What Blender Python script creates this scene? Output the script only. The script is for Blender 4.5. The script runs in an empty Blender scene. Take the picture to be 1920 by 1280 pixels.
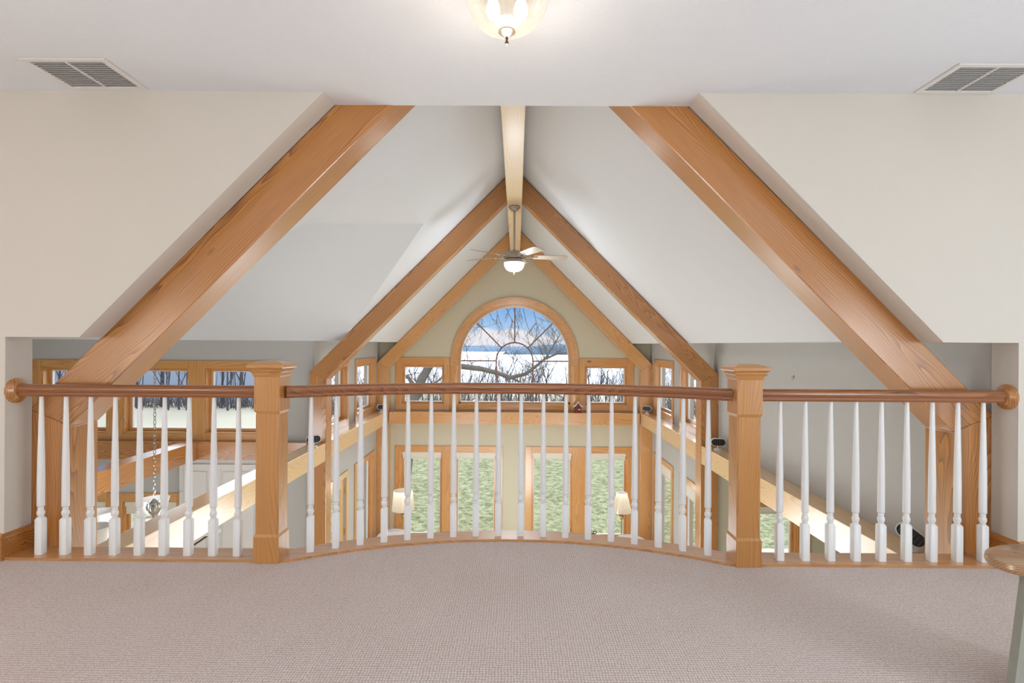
import bpy, bmesh, math, random
from mathutils import Vector, Matrix
from mathutils.geometry import tessellate_polygon
random.seed(7)
R = math.radians
SC = bpy.context.scene
COL = SC.collection
EYE = 1.136

# ------------------------------------------------------------------ materials
def s2l(c):
    c = c / 255.0
    return c / 12.92 if c <= .04045 else ((c + .055) / 1.055) ** 2.4
def rgb(r, g, b): return (s2l(r), s2l(g), s2l(b), 1)
MATS = {}
def base(name):
    m = bpy.data.materials.new(name); m.use_nodes = True
    nt = m.node_tree; nt.nodes.clear()
    out = nt.nodes.new('ShaderNodeOutputMaterial'); p = nt.nodes.new('ShaderNodeBsdfPrincipled')
    nt.links.new(p.outputs[0], out.inputs[0])
    return m, nt, p, out
def N(nt, t, **kw):
    n = nt.nodes.new(t)
    for k, v in kw.items(): setattr(n, k, v)
    return n
def plain(name, col, rough=.5, metal=0, spec=.5, bump=0, bscale=200, var=.04, vscale=3, emit=None, estr=0):
    if name in MATS: return MATS[name]
    m, nt, p, out = base(name)
    L = nt.links.new
    tc = N(nt, 'ShaderNodeTexCoord'); no = N(nt, 'ShaderNodeTexNoise')
    no.inputs['Scale'].default_value = vscale; L(tc.outputs['Object'], no.inputs['Vector'])
    mx = N(nt, 'ShaderNodeMix', data_type='RGBA')
    mx.inputs[6].default_value = [c * (1 - var) for c in col[:3]] + [1]
    mx.inputs[7].default_value = [min(1, c * (1 + var)) for c in col[:3]] + [1]
    L(no.outputs[0], mx.inputs[0]); L(mx.outputs[2], p.inputs['Base Color'])
    p.inputs['Roughness'].default_value = rough; p.inputs['Metallic'].default_value = metal
    p.inputs['Specular IOR Level'].default_value = spec
    if bump:
        b = N(nt, 'ShaderNodeBump'); n2 = N(nt, 'ShaderNodeTexNoise'); n2.inputs['Scale'].default_value = bscale
        n2.inputs['Detail'].default_value = 4
        L(tc.outputs['Object'], n2.inputs['Vector']); L(n2.outputs[0], b.inputs['Height'])
        b.inputs['Strength'].default_value = bump; b.inputs['Distance'].default_value = .004
        L(b.outputs[0], p.inputs['Normal'])
    if emit:
        p.inputs['Emission Color'].default_value = emit; p.inputs['Emission Strength'].default_value = estr
    MATS[name] = m
    return m

def wood(name, light, dark, d='Z', ring=9, rough=.32, spec=.5, coat=1.0, knots=True):
    """grain runs along local axis d (X, Y, Z, or DL / DR for 45 degree members)"""
    key = name + '_' + d
    if key in MATS: return MATS[key]
    m, nt, p, out = base(key); L = nt.links.new
    tc = N(nt, 'ShaderNodeTexCoord'); oi = N(nt, 'ShaderNodeObjectInfo')
    rot = N(nt, 'ShaderNodeVectorRotate', rotation_type='EULER_XYZ')
    e = {'Z': (0, 0, 0), 'X': (0, R(90), 0), 'Y': (R(90), 0, 0), 'DL': (0, R(-45), 0), 'DR': (0, R(45), 0)}[d]
    rot.inputs['Rotation'].default_value = e
    L(tc.outputs['Object'], rot.inputs['Vector'])
    off = N(nt, 'ShaderNodeVectorMath', operation='MULTIPLY_ADD')
    cmb = N(nt, 'ShaderNodeCombineXYZ')
    for i in range(3): L(oi.outputs['Random'], cmb.inputs[i])
    off.inputs[1].default_value = (.23, .31, 7.0)
    L(cmb.outputs[0], off.inputs[0]); L(rot.outputs[0], off.inputs[2])
    # stretched coordinate
    st = N(nt, 'ShaderNodeMapping'); st.inputs['Scale'].default_value = (1, 1, .13)
    L(off.outputs[0], st.inputs['Vector'])
    n1 = N(nt, 'ShaderNodeTexNoise'); n1.inputs['Scale'].default_value = 3.2; n1.inputs['Detail'].default_value = 3
    n1.inputs['Roughness'].default_value = .45
    L(st.outputs[0], n1.inputs['Vector'])
    mulr = N(nt, 'ShaderNodeMath', operation='MULTIPLY'); mulr.inputs[1].default_value = ring * 3.2
    L(n1.outputs[0], mulr.inputs[0])
    sep = N(nt, 'ShaderNodeSeparateXYZ'); L(off.outputs[0], sep.inputs[0])
    a = N(nt, 'ShaderNodeMath', operation='ADD'); L(sep.outputs[0], a.inputs[0]); L(sep.outputs[1], a.inputs[1])
    am = N(nt, 'ShaderNodeMath', operation='MULTIPLY_ADD'); am.inputs[1].default_value = ring * 5
    L(a.outputs[0], am.inputs[0]); L(mulr.outputs[0], am.inputs[2])
    fr = N(nt, 'ShaderNodeMath', operation='FRACT'); L(am.outputs[0], fr.inputs[0])
    rr = N(nt, 'ShaderNodeValToRGB')
    rr.color_ramp.elements[0].position = 0; rr.color_ramp.elements[0].color = (0, 0, 0, 1)
    rr.color_ramp.elements[1].position = .72; rr.color_ramp.elements[1].color = (.55, .55, .55, 1)
    e2 = rr.color_ramp.elements.new(.93); e2.color = (1, 1, 1, 1)
    e3 = rr.color_ramp.elements.new(1.0); e3.color = (0, 0, 0, 1)
    L(fr.outputs[0], rr.inputs[0])
    # fine fibres
    sf = N(nt, 'ShaderNodeMapping'); sf.inputs['Scale'].default_value = (1, 1, .025)
    L(off.outputs[0], sf.inputs['Vector'])
    nf = N(nt, 'ShaderNodeTexNoise'); nf.inputs['Scale'].default_value = 150; nf.inputs['Detail'].default_value = 2
    L(sf.outputs[0], nf.inputs['Vector'])
    # blotches
    nb = N(nt, 'ShaderNodeTexNoise'); nb.inputs['Scale'].default_value = 2.2; L(st.outputs[0], nb.inputs['Vector'])
    add = N(nt, 'ShaderNodeMath', operation='MULTIPLY_ADD'); add.inputs[1].default_value = .75
    L(rr.outputs[0], add.inputs[0])
    f2 = N(nt, 'ShaderNodeMath', operation='MULTIPLY_ADD'); f2.inputs[1].default_value = .55; f2.inputs[2].default_value = -.15
    L(nf.outputs[0], f2.inputs[0]); L(f2.outputs[0], add.inputs[2])
    add2 = N(nt, 'ShaderNodeMath', operation='MULTIPLY_ADD', use_clamp=True); add2.inputs[1].default_value = .5
    nbm = N(nt, 'ShaderNodeMath', operation='SUBTRACT'); nbm.inputs[1].default_value = .5
    L(nb.outputs[0], nbm.inputs[0]); L(nbm.outputs[0], add2.inputs[0]); L(add.outputs[0], add2.inputs[2])
    mx = N(nt, 'ShaderNodeMix', data_type='RGBA'); mx.inputs[6].default_value = light; mx.inputs[7].default_value = dark
    L(add2.outputs[0], mx.inputs[0])
    last = mx.outputs[2]
    if knots:
        mk = N(nt, 'ShaderNodeMapping'); mk.inputs['Scale'].default_value = (3.2, 3.2, 1.3); L(off.outputs[0], mk.inputs['Vector'])
        vo = N(nt, 'ShaderNodeTexVoronoi'); vo.inputs['Scale'].default_value = 1.0; L(mk.outputs[0], vo.inputs['Vector'])
        kr = N(nt, 'ShaderNodeValToRGB'); kr.color_ramp.elements[0].position = .035; kr.color_ramp.elements[0].color = (1, 1, 1, 1)
        kr.color_ramp.elements[1].position = .075; kr.color_ramp.elements[1].color = (0, 0, 0, 1)
        L(vo.outputs['Distance'], kr.inputs[0])
        mk2 = N(nt, 'ShaderNodeMix', data_type='RGBA'); mk2.inputs[7].default_value = [c * .25 for c in dark[:3]] + [1]
        L(kr.outputs[0], mk2.inputs[0]); L(last, mk2.inputs[6]); last = mk2.outputs[2]
    L(last, p.inputs['Base Color'])
    p.inputs['Roughness'].default_value = rough; p.inputs['Specular IOR Level'].default_value = spec
    p.inputs['Coat Weight'].default_value = coat; p.inputs['Coat Roughness'].default_value = .22; p.inputs['Coat IOR'].default_value = 1.75
    MATS[key] = m
    return m

def W(kind, d):
    P = {'beam': (rgb(206, 139, 60), rgb(126, 66, 16), 13),
         'pine': (rgb(238, 198, 142), rgb(212, 162, 100), 9),
         'ridge': (rgb(236, 212, 174), rgb(214, 180, 134), 9),
         'midpine': (rgb(222, 164, 96), rgb(190, 126, 60), 9),
         'trim': (rgb(220, 160, 86), rgb(188, 124, 56), 6),
         'newel': (rgb(204, 146, 80), rgb(178, 120, 64), 8),
         'cherry': (rgb(166, 102, 52), rgb(110, 60, 26), 9),
         'plate': (rgb(206, 150, 92), rgb(172, 114, 60), 6),
         'oak': (rgb(186, 142, 92), rgb(124, 82, 44), 14)}[kind]
    return wood(kind, P[0], P[1], d, ring=P[2], knots=kind not in ('cherry', 'plate'), coat=.12 if kind == 'ridge' else .5 if kind in ('cherry', 'newel') else 1.0, rough=.45 if kind == 'ridge' else .32)

WALL = lambda: plain('wall_paint_warm', rgb(216, 210, 200), .75, spec=.25, bump=.15, bscale=300, var=.01)
CEIL = lambda: plain('ceiling_paint', rgb(228, 230, 234), .85, spec=.2, bump=.6, bscale=140, var=.012)
GREY = lambda: plain('wall_paint_grey', rgb(190, 188, 184), .75, spec=.25, bump=.12, bscale=300, var=.01)
OLIVE = lambda: plain('wall_paint_olive', rgb(205, 198, 175), .75, spec=.25, bump=.12, bscale=300, var=.012)
WHITE = lambda: plain('white_paint_gloss', rgb(236, 236, 235), .35, spec=.45, var=.01)
SATIN = lambda: plain('white_paint_satin', rgb(226, 222, 218), .5, spec=.4, var=.01)
METAL = lambda: plain('brushed_nickel', rgb(165, 155, 145), .35, metal=.9, var=.06, vscale=30)
CHROME = lambda: plain('polished_chain', rgb(175, 170, 162), .25, metal=.9)
BRASS = lambda: plain('brass', rgb(190, 160, 95), .25, metal=.95)
BLACK = lambda: plain('black_plastic', rgb(22, 22, 26), .4)
DARKM = lambda: plain('dark_bronze', rgb(80, 68, 56), .4, metal=.8)

def glass_pane():
    if 'pane' in MATS: return MATS['pane']
    m = bpy.data.materials.new('window_glass'); m.use_nodes = True; nt = m.node_tree; nt.nodes.clear()
    out = N(nt, 'ShaderNodeOutputMaterial'); t = N(nt, 'ShaderNodeBsdfTransparent'); g = N(nt, 'ShaderNodeBsdfGlossy')
    t.inputs[0].default_value = (.97, .98, .98, 1); g.inputs['Roughness'].default_value = .02
    lw = N(nt, 'ShaderNodeLayerWeight'); lw.inputs[0].default_value = .5; pw = N(nt, 'ShaderNodeMath', operation='POWER'); pw.inputs[1].default_value = 4
    nt.links.new(lw.outputs['Facing'], pw.inputs[0]); f = N(nt, 'ShaderNodeMath', operation='MULTIPLY_ADD'); f.inputs[1].default_value = .3; f.inputs[2].default_value = .0; nt.links.new(pw.outputs[0], f.inputs[0])
    mx = N(nt, 'ShaderNodeMixShader'); nt.links.new(f.outputs[0], mx.inputs[0]); nt.links.new(t.outputs[0], mx.inputs[1])
    nt.links.new(g.outputs[0], mx.inputs[2]); nt.links.new(mx.outputs[0], out.inputs[0])
    MATS['pane'] = m
    return m
def lampglass(name, col, estr, transp=.25):
    if name in MATS: return MATS[name]
    m = bpy.data.materials.new(name); m.use_nodes = True; nt = m.node_tree; nt.nodes.clear(); L = nt.links.new
    out = N(nt, 'ShaderNodeOutputMaterial'); t = N(nt, 'ShaderNodeBsdfTransparent'); tl = N(nt, 'ShaderNodeBsdfTranslucent')
    e = N(nt, 'ShaderNodeEmission'); e.inputs[0].default_value = col; e.inputs[1].default_value = estr
    g = N(nt, 'ShaderNodeBsdfGlossy'); g.inputs['Roughness'].default_value = .12
    a = N(nt, 'ShaderNodeAddShader'); tl.inputs[0].default_value = (.8, .78, .74, 1)
    mx0 = N(nt, 'ShaderNodeMixShader'); mx0.inputs[0].default_value = .12
    L(tl.outputs[0], mx0.inputs[1]); L(g.outputs[0], mx0.inputs[2])
    L(mx0.outputs[0], a.inputs[0]); L(e.outputs[0], a.inputs[1])
    mx = N(nt, 'ShaderNodeMixShader'); mx.inputs[0].default_value = transp
    L(a.outputs[0], mx.inputs[1]); L(t.outputs[0], mx.inputs[2]); L(mx.outputs[0], out.inputs[0])
    MATS[name] = m
    return m
def carpet_mat():
    m, nt, p, out = base('woven_carpet'); L = nt.links.new
    tc = N(nt, 'ShaderNodeTexCoord')
    mp = N(nt, 'ShaderNodeMapping'); mp.inputs['Scale'].default_value = (92, 74, 1); L(tc.outputs['Object'], mp.inputs['Vector'])
    wob = N(nt, 'ShaderNodeTexNoise'); wob.inputs['Scale'].default_value = 22; L(tc.outputs['Object'], wob.inputs['Vector'])
    wv = N(nt, 'ShaderNodeVectorMath', operation='MULTIPLY_ADD'); wv.inputs[1].default_value = (.9, .9, 0)
    L(wob.outputs['Color'], wv.inputs[0]); L(mp.outputs[0], wv.inputs[2])
    vo = N(nt, 'ShaderNodeTexVoronoi'); vo.inputs['Scale'].default_value = 1; vo.inputs['Randomness'].default_value = .2
    L(wv.outputs[0], vo.inputs['Vector'])
    no = N(nt, 'ShaderNodeTexNoise'); no.inputs['Scale'].default_value = 2.2; L(tc.outputs['Object'], no.inputs['Vector'])
    cr = N(nt, 'ShaderNodeValToRGB')
    cr.color_ramp.elements[0].position = .05; cr.color_ramp.elements[0].color = rgb(240, 231, 228)
    cr.color_ramp.elements[1].position = .62; cr.color_ramp.elements[1].color = rgb(188, 172, 166)
    L(vo.outputs['Distance'], cr.inputs[0])
    mx = N(nt, 'ShaderNodeMix', data_type='RGBA', blend_type='MULTIPLY'); mx.inputs[0].default_value = .35
    c2 = N(nt, 'ShaderNodeValToRGB'); c2.color_ramp.elements[0].position = .35; c2.color_ramp.elements[0].color = (.92, .89, .88, 1)
    c2.color_ramp.elements[1].position = .65; c2.color_ramp.elements[1].color = (1, 1, 1, 1)
    L(no.outputs[0], c2.inputs[0]); L(cr.outputs[0], mx.inputs[6]); L(c2.outputs[0], mx.inputs[7]); L(mx.outputs[2], p.inputs['Base Color'])
    b = N(nt, 'ShaderNodeBump'); b.inputs['Strength'].default_value = .8; b.inputs['Distance'].default_value = .004; b.invert = True
    L(vo.outputs['Distance'], b.inputs['Height']); L(b.outputs[0], p.inputs['Normal'])
    p.inputs['Roughness'].default_value = .95; p.inputs['Specular IOR Level'].default_value = .1
    return m
def ground_mat():
    m, nt, p, out = base('winter_lawn'); L = nt.links.new
    tc = N(nt, 'ShaderNodeTexCoord'); n1 = N(nt, 'ShaderNodeTexNoise'); n1.inputs['Scale'].default_value = 7; n1.inputs['Detail'].default_value = 8
    n1.inputs['Roughness'].default_value = .75
    L(tc.outputs['Object'], n1.inputs['Vector'])
    c = N(nt, 'ShaderNodeValToRGB'); c.color_ramp.elements[0].position = .36; c.color_ramp.elements[0].color = rgb(100, 104, 70)
    c.color_ramp.elements[1].position = .6; c.color_ramp.elements[1].color = rgb(184, 184, 150)
    e = c.color_ramp.elements.new(.48); e.color = rgb(146, 148, 112)
    L(n1.outputs[0], c.inputs[0])
    sp = N(nt, 'ShaderNodeSeparateXYZ'); L(tc.outputs['Object'], sp.inputs[0])
    n2 = N(nt, 'ShaderNodeTexNoise'); n2.inputs['Scale'].default_value = .25; L(tc.outputs['Object'], n2.inputs['Vector'])
    ma = N(nt, 'ShaderNodeMath', operation='MULTIPLY_ADD'); ma.inputs[1].default_value = 10; L(n2.outputs[0], ma.inputs[0]); L(sp.outputs[1], ma.inputs[2])
    mr = N(nt, 'ShaderNodeMapRange'); mr.inputs[1].default_value = 29; mr.inputs[2].default_value = 33; L(ma.outputs[0], mr.inputs[0])
    mx = N(nt, 'ShaderNodeMix', data_type='RGBA'); mx.inputs[7].default_value = rgb(205, 198, 176)
    L(mr.outputs[0], mx.inputs[0]); L(c.outputs[0], mx.inputs[6]); L(mx.outputs[2], p.inputs['Base Color'])
    p.inputs['Roughness'].default_value = .95; p.inputs['Specular IOR Level'].default_value = .05
    return m

# ------------------------------------------------------------------ mesh builder
class MB:
    def __init__(s): s.v = []; s.f = []; s.m = []
    def add(s, vs, fs, mi=0):
        o = len(s.v); s.v += [tuple(v) for v in vs]
        for f in fs: s.f.append([o + i for i in f]); s.m.append(mi)
        return s
    def box(s, x0, x1, y0, y1, z0, z1, mi=0, b=0):
        if x0 > x1: x0, x1 = x1, x0
        if y0 > y1: y0, y1 = y1, y0
        if z0 > z1: z0, z1 = z1, z0
        if b <= 0:
            vs = [(x, y, z) for z in (z0, z1) for y in (y0, y1) for x in (x0, x1)]
            return s.add(vs, [(0, 2, 3, 1), (4, 5, 7, 6), (0, 1, 5, 4), (2, 6, 7, 3), (0, 4, 6, 2), (1, 3, 7, 5)], mi)
        bm = bmesh.new(); bmesh.ops.create_cube(bm, size=1)
        for v in bm.verts:
            v.co = Vector(((x0 + x1) / 2 + v.co.x * (x1 - x0), (y0 + y1) / 2 + v.co.y * (y1 - y0), (z0 + z1) / 2 + v.co.z * (z1 - z0)))
        bmesh.ops.bevel(bm, geom=bm.edges[:], offset=b, segments=2, affect='EDGES', profile=.5)
        return s.frombm(bm, mi)
    def frombm(s, bm, mi=0):
        bm.verts.index_update()
        s.add([v.co[:] for v in bm.verts], [[v.index for v in f.verts] for f in bm.faces], mi); bm.free()
        return s
    def prism(s, loops, a0, a1, axis='Y', mi=0):
        """loops: outer polygon and holes as 2-D points; extruded from a0 to a1 along axis (the 2-D plane is the other two axes in XYZ order)"""
        pl = [[Vector((p[0], p[1], 0)) for p in lp] for lp in loops]
        tri = tessellate_polygon(pl)
        flat = [p for lp in loops for p in lp]; n = len(flat)
        def P(p, a):
            return {'Y': (p[0], a, p[1]), 'X': (a, p[0], p[1]), 'Z': (p[0], p[1], a)}[axis]
        vs = [P(p, a0) for p in flat] + [P(p, a1) for p in flat]
        fs = [tuple(t) for t in tri] + [tuple(i + n for i in t[::-1]) for t in tri]
        o = 0
        for lp in loops:
            k = len(lp)
            for i in range(k):
                j = (i + 1) % k; fs.append((o + i, o + j, o + j + n, o + i + n))
            o += k
        return s.add(vs, fs, mi)
    def sheet(s, pts, thick, mi=0):
        """flat 3-D polygon given a thickness along its normal (signed)"""
        P = [Vector(p) for p in pts]
        nrm = Vector((0, 0, 0))
        for i in range(len(P)):
            a, b = P[i], P[(i + 1) % len(P)]; nrm += a.cross(b)
        nrm.normalize()
        if nrm.z * thick < 0: thick = -thick
        tri = tessellate_polygon([P]); n = len(P)
        vs = P + [p + nrm * thick for p in P]
        fs = [tuple(t) for t in tri] + [tuple(i + n for i in t[::-1]) for t in tri] + [(i, (i + 1) % n, (i + 1) % n + n, i + n) for i in range(n)]
        return s.add(vs, fs, mi)
    def lathe(s, prof, c=(0, 0, 0), seg=24, mi=0, axis='Z', ripple=0, nr=0):
        vs = []; fs = []
        for r, z in prof:
            for k in range(seg):
                a = 2 * math.pi * k / seg; rr = r * (1 + (ripple * math.cos(nr * a) if nr else 0))
                x, y = rr * math.cos(a), rr * math.sin(a)
                if axis == 'Z': vs.append((c[0] + x, c[1] + y, c[2] + z))
                elif axis == 'X': vs.append((c[0] + z, c[1] + x, c[2] + y))
                else: vs.append((c[0] + x, c[1] + z, c[2] + y))
        n = len(prof)
        for i in range(n - 1):
            for k in range(seg):
                k2 = (k + 1) % seg
                fs.append((i * seg + k, i * seg + k2, (i + 1) * seg + k2, (i + 1) * seg + k))
        if prof[0][0] > 1e-5: fs.append(tuple(range(seg))[::-1])
        if prof[-1][0] > 1e-5: fs.append(tuple((n - 1) * seg + k for k in range(seg)))
        return s.add(vs, fs, mi)
    def tube(s, pts, rad, seg=8, mi=0, closed=False):
        P = [Vector(p) for p in pts]; n = len(P)
        if not isinstance(rad, (list, tuple)): rad = [rad] * n
        vs = []; fs = []
        up = None
        for i in range(n):
            if closed: t = P[(i + 1) % n] - P[i - 1]
            else: t = P[min(i + 1, n - 1)] - P[max(i - 1, 0)]
            t.normalize()
            if up is None: up = Vector((0, 0, 1)) if abs(t.z) < .9 else Vector((1, 0, 0))
            a = t.cross(up).normalized(); b = a.cross(t).normalized(); up = b
            for k in range(seg):
                g = 2 * math.pi * k / seg
                vs.append(P[i] + (a * math.cos(g) + b * math.sin(g)) * rad[i])
        m = n if closed else n - 1
        for i in range(m):
            for k in range(seg):
                k2 = (k + 1) % seg; j = (i + 1) % n
                fs.append((i * seg + k, i * seg + k2, j * seg + k2, j * seg + k))
        if not closed:
            fs.append(tuple(range(seg))[::-1]); fs.append(tuple((n - 1) * seg + k for k in range(seg)))
        return s.add(vs, fs, mi)
    def sweep(s, prof, path, mi=0):
        """profile (outward, up) swept along an xy path, kept upright"""
        vs = []; fs = []; n = len(path); k = len(prof)
        for i in range(n):
            a = Vector(path[max(i - 1, 0)]); b = Vector(path[min(i + 1, n - 1)]); t = (b - a).normalized()
            nx = Vector((t.y, -t.x, 0))
            for u, z in prof: vs.append(Vector(path[i]) + nx * u + Vector((0, 0, z)))
        for i in range(n - 1):
            for j in range(k):
                j2 = (j + 1) % k; fs.append((i * k + j, i * k + j2, (i + 1) * k + j2, (i + 1) * k + j))
        fs.append(tuple(range(k))); fs.append(tuple((n - 1) * k + j for j in range(k))[::-1])
        return s.add(vs, fs, mi)
    def stack(s, secs, c=(0, 0), mi=0):
        """square sections with chamfered corners: (z, half, chamfer)"""
        vs = []; fs = []
        for z, h, q in secs:
            q = max(q, .0008)
            for x, y in ((h, -h + q), (h, h - q), (h - q, h), (-h + q, h), (-h, h - q), (-h, -h + q), (-h + q, -h), (h - q, -h)):
                vs.append((c[0] + x, c[1] + y, z))
        for i in range(len(secs) - 1):
            for k in range(8):
                k2 = (k + 1) % 8; fs.append((i * 8 + k, i * 8 + k2, i * 8 + 8 + k2, i * 8 + 8 + k))
        fs.append(tuple(range(8))[::-1]); fs.append(tuple((len(secs) - 1) * 8 + k for k in range(8)))
        return s.add(vs, fs, mi)
    def build(s, name, mats, parent=None, smooth=False, loc=(0, 0, 0), rot=None, fix=True, auto=35):
        me = bpy.data.meshes.new(name); me.from_pydata(s.v, [], s.f)
        if not isinstance(mats, (list, tuple)): mats = [mats]
        for m in mats: me.materials.append(m)
        me.polygons.foreach_set('material_index', s.m)
        if fix:
            bm = bmesh.new(); bm.from_mesh(me); bmesh.ops.recalc_face_normals(bm, faces=bm.faces[:]); bm.to_mesh(me); bm.free()
        if smooth:
            me.polygons.foreach_set('use_smooth', [True] * len(me.polygons))
            try: me.set_sharp_from_angle(angle=R(auto))
            except Exception: pass
        me.update()
        o = bpy.data.objects.new(name, me); COL.objects.link(o)
        o.location = loc
        if rot: o.rotation_euler = rot
        if parent: o.parent = parent
        return o
def tag(o, label, cat, group=None, kind=None):
    o['label'] = label; o['category'] = cat
    if group: o['group'] = group
    if kind: o['kind'] = kind
    return o
def struct(o, label=None):
    o['kind'] = 'structure'
    if label: o['label'] = label
    return o
def empty(name, loc=(0, 0, 0), rz=0):
    o = bpy.data.objects.new(name, None); COL.objects.link(o); o.location = loc; o.rotation_euler = (0, 0, rz)
    o.empty_display_size = .1
    return o
def copy_tree(o, parent=None):
    c = o.copy(); COL.objects.link(c); c.parent = parent
    for ch in list(o.children): copy_tree(ch, c)
    return c

# ------------------------------------------------------------------ key dimensions
HW = 2.64               # half width of the great room
RZ = EYE + 2.28         # ridge of the ceiling planes (z = RZ - |x|)
Z0 = EYE + .035         # eave / soffit height
ZC = 2.44               # loft ceiling
ZF = -2.87              # great room floor
YW0, YW1 = 2.84, 3.0    # thickness of the loft's front wall
YB, YC, YG = 7.08, 10.5, 10.71
TB = .205               # timber depth
LT, LB = EYE - 1.285, EYE - 1.515   # ledge top, bottom
YWING = 7.22
CY = 1.021              # centre of the balcony curve

# ------------------------------------------------------------------ shell
def arcpts(r, a0, a1, n):
    return [(r * math.sin(a0 + (a1 - a0) * i / n), CY + r * math.cos(a0 + (a1 - a0) * i / n)) for i in range(n + 1)]
ri, ro, rb = 2.149, 2.30, 2.217
ai = math.asin(1.144 / ri); ao = math.asin(1.172 / ro)
f = MB().prism([[(-3.8, -3.6), (3.8, -3.6), (3.8, 2.84), (2.62, 2.84), (2.62, 3.0)] + arcpts(ro, ao, -ao, 40) + [(-2.62, 3.0), (-2.62, 2.84), (-3.8, 2.84)]], -.35, 0, 'Z')
struct(f.build('floor', carpet_mat()), 'loft floor in pinkish beige woven carpet with a bowed front edge')
t = MB().prism([[(-2.62, 2.84), (-1.144, 2.84)] + arcpts(ri, -ai, ai, 40)[1:-1] + [(1.144, 2.84), (2.62, 2.84), (2.62, 3.0)] + arcpts(ro, ao, -ao, 40) + [(-2.62, 3.0)]], 0, .014, 'Z')
struct(t.build('trim_1', W('plate', 'X')), 'wooden nosing strip under the balusters')
# loft front wall
hole = [(-2.62, -.35), (2.62, -.35), (2.62, Z0 - .01), (2.235, Z0 - .01), (.972, ZC), (.972, ZC + .11), (-.972, ZC + .11), (-.972, ZC), (-2.235, Z0 - .01), (-2.62, Z0 - .01)]
w = MB().prism([[(-7.2, ZF), (5.8, ZF), (5.8, 4.0), (-7.2, 4.0)], hole], YW0, YW1, 'Y')
struct(w.build('wall_front', WALL()), 'cream wall with the gable shaped opening')
c = MB().prism([[(-3.8, -3.6), (3.8, -3.6), (3.8, YW0), (.972, YW0), (.972, YW1), (-.972, YW1), (-.972, YW0), (-3.8, YW0)]], ZC, ZC + .11, 'Z')
struct(c.build('ceiling', CEIL()), 'flat white textured loft ceiling')
struct(MB().box(-3.95, -3.8, -3.6, YW0, 0, ZC).build('wall_left', WALL()))
struct(MB().box(3.8, 3.95, -3.6, YW0, 0, ZC).build('wall_right', WALL()))
w = MB().prism([[(-3.95, 0), (3.95, 0), (3.95, ZC), (-3.95, ZC)], [(-2.6, .55), (2.6, .55), (2.6, 2.15), (-2.6, 2.15)]], -3.75, -3.6, 'Y')
struct(w.build('wall_back', WALL()))
# baseboards
bp = [(0, 0), (.016, 0), (.016, .105), (.022, .112), (.022, .122), (.012, .138), (0, .14)]
def bboard(name, path):
    return struct(MB().sweep(bp, path).build(name, [W('cherry', 'X') if 0 else W('beam', 'X')]))
bboard('baseboard_left', [(-3.8, YW0, 0), (-2.62, YW0, 0), (-2.62, YW1 - .002, 0)])
bboard('baseboard_right', [(2.62, YW1 - .002, 0), (2.62, YW0, 0), (3.8, YW0, 0)])

# nave ceilings, walls of the great room
YE = YG + .2
xs = RZ - Z0
mb = MB()
xc = RZ - ZC
def NL(y, z): return (-(RZ - z), y, z)
mb.sheet([NL(YW1, RZ), NL(YW1, Z0), NL(4.27, ZC), NL(5.95, ZC), NL(YWING, Z0), NL(YE, Z0), NL(YE, RZ)], -.12)
mb.box(-HW - .2, -xs, YWING, YE, Z0, Z0 + .1)
# the wing's own ceiling: near slope, flat, far slope
mb.sheet([(-7.2, YW1, Z0), (-xs, YW1, Z0), (-xc, 4.27, ZC), (-7.2, 4.27, ZC)], -.1)
mb.sheet([(-7.2, 4.27, ZC), (-xc, 4.27, ZC), (-xc, 5.95, ZC), (-7.2, 5.95, ZC)], -.1)
mb.sheet([(-7.2, 5.95, ZC), (-xc, 5.95, ZC), (-xs, YWING, Z0), (-7.2, YWING, Z0)], -.1)
o = mb.build('ceiling_left', CEIL()); struct(o, 'left slope of the vaulted ceiling with the dormer over the side wing')
mb = MB()
mb.sheet([(0, YW1, RZ), (xs, YW1, Z0), (xs, YE, Z0), (0, YE, RZ)], .12)
mb.box(xs, HW + .2, YW1, YE, Z0, Z0 + .1)
struct(mb.build('ceiling_right', CEIL()), 'right slope of the vaulted ceiling')

def holewall(u0, u1, z0, z1, holes, a0, a1, axis, extra=None):
    """wall slab with rectangular holes (list of u0,u1,z0,z1)"""
    lp = [[(u0, z0), (u1, z0), (u1, z1), (u0, z1)]] + [[(h[0], h[2]), (h[1], h[2]), (h[1], h[3]), (h[0], h[3])] for h in holes]
    return MB().prism(lp, a0, a1, axis)
# side windows (y ranges)
SW = [(7.52, 8.62), (9.17, 10.27)]
SZU = (LT + .10, EYE - .35)
LZ0, LZT = ZF + .25, EYE - 2.09
SZL = (LZ0, LZT)
wr = holewall(YWING + .003, YE, ZF, Z0 + .05, [(a, b) + SZU for a, b in SW] + [(a, b) + SZL for a, b in SW], HW, HW + .18, 'X')
wr.box(HW, HW + .18, YW1, YWING, LB + .02, Z0 + .05)
wr.box(HW, HW + .18, YW1, YW1 + .3, ZF, LB + .02)
struct(wr.build('wall_east', GREY()), 'grey side wall of the great room')
wl = holewall(YWING + .003, YE, ZF, Z0 + .05, [(a, b) + SZU for a, b in SW] + [(SW[1][0], SW[1][1]) + SZL, (SW[0][0], SW[0][1] + .02, ZF + .005, LZT)], -HW - .18, -HW, 'X')
struct(wl.build('wall_west', GREY()), 'pale side wall left of the gable')
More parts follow.
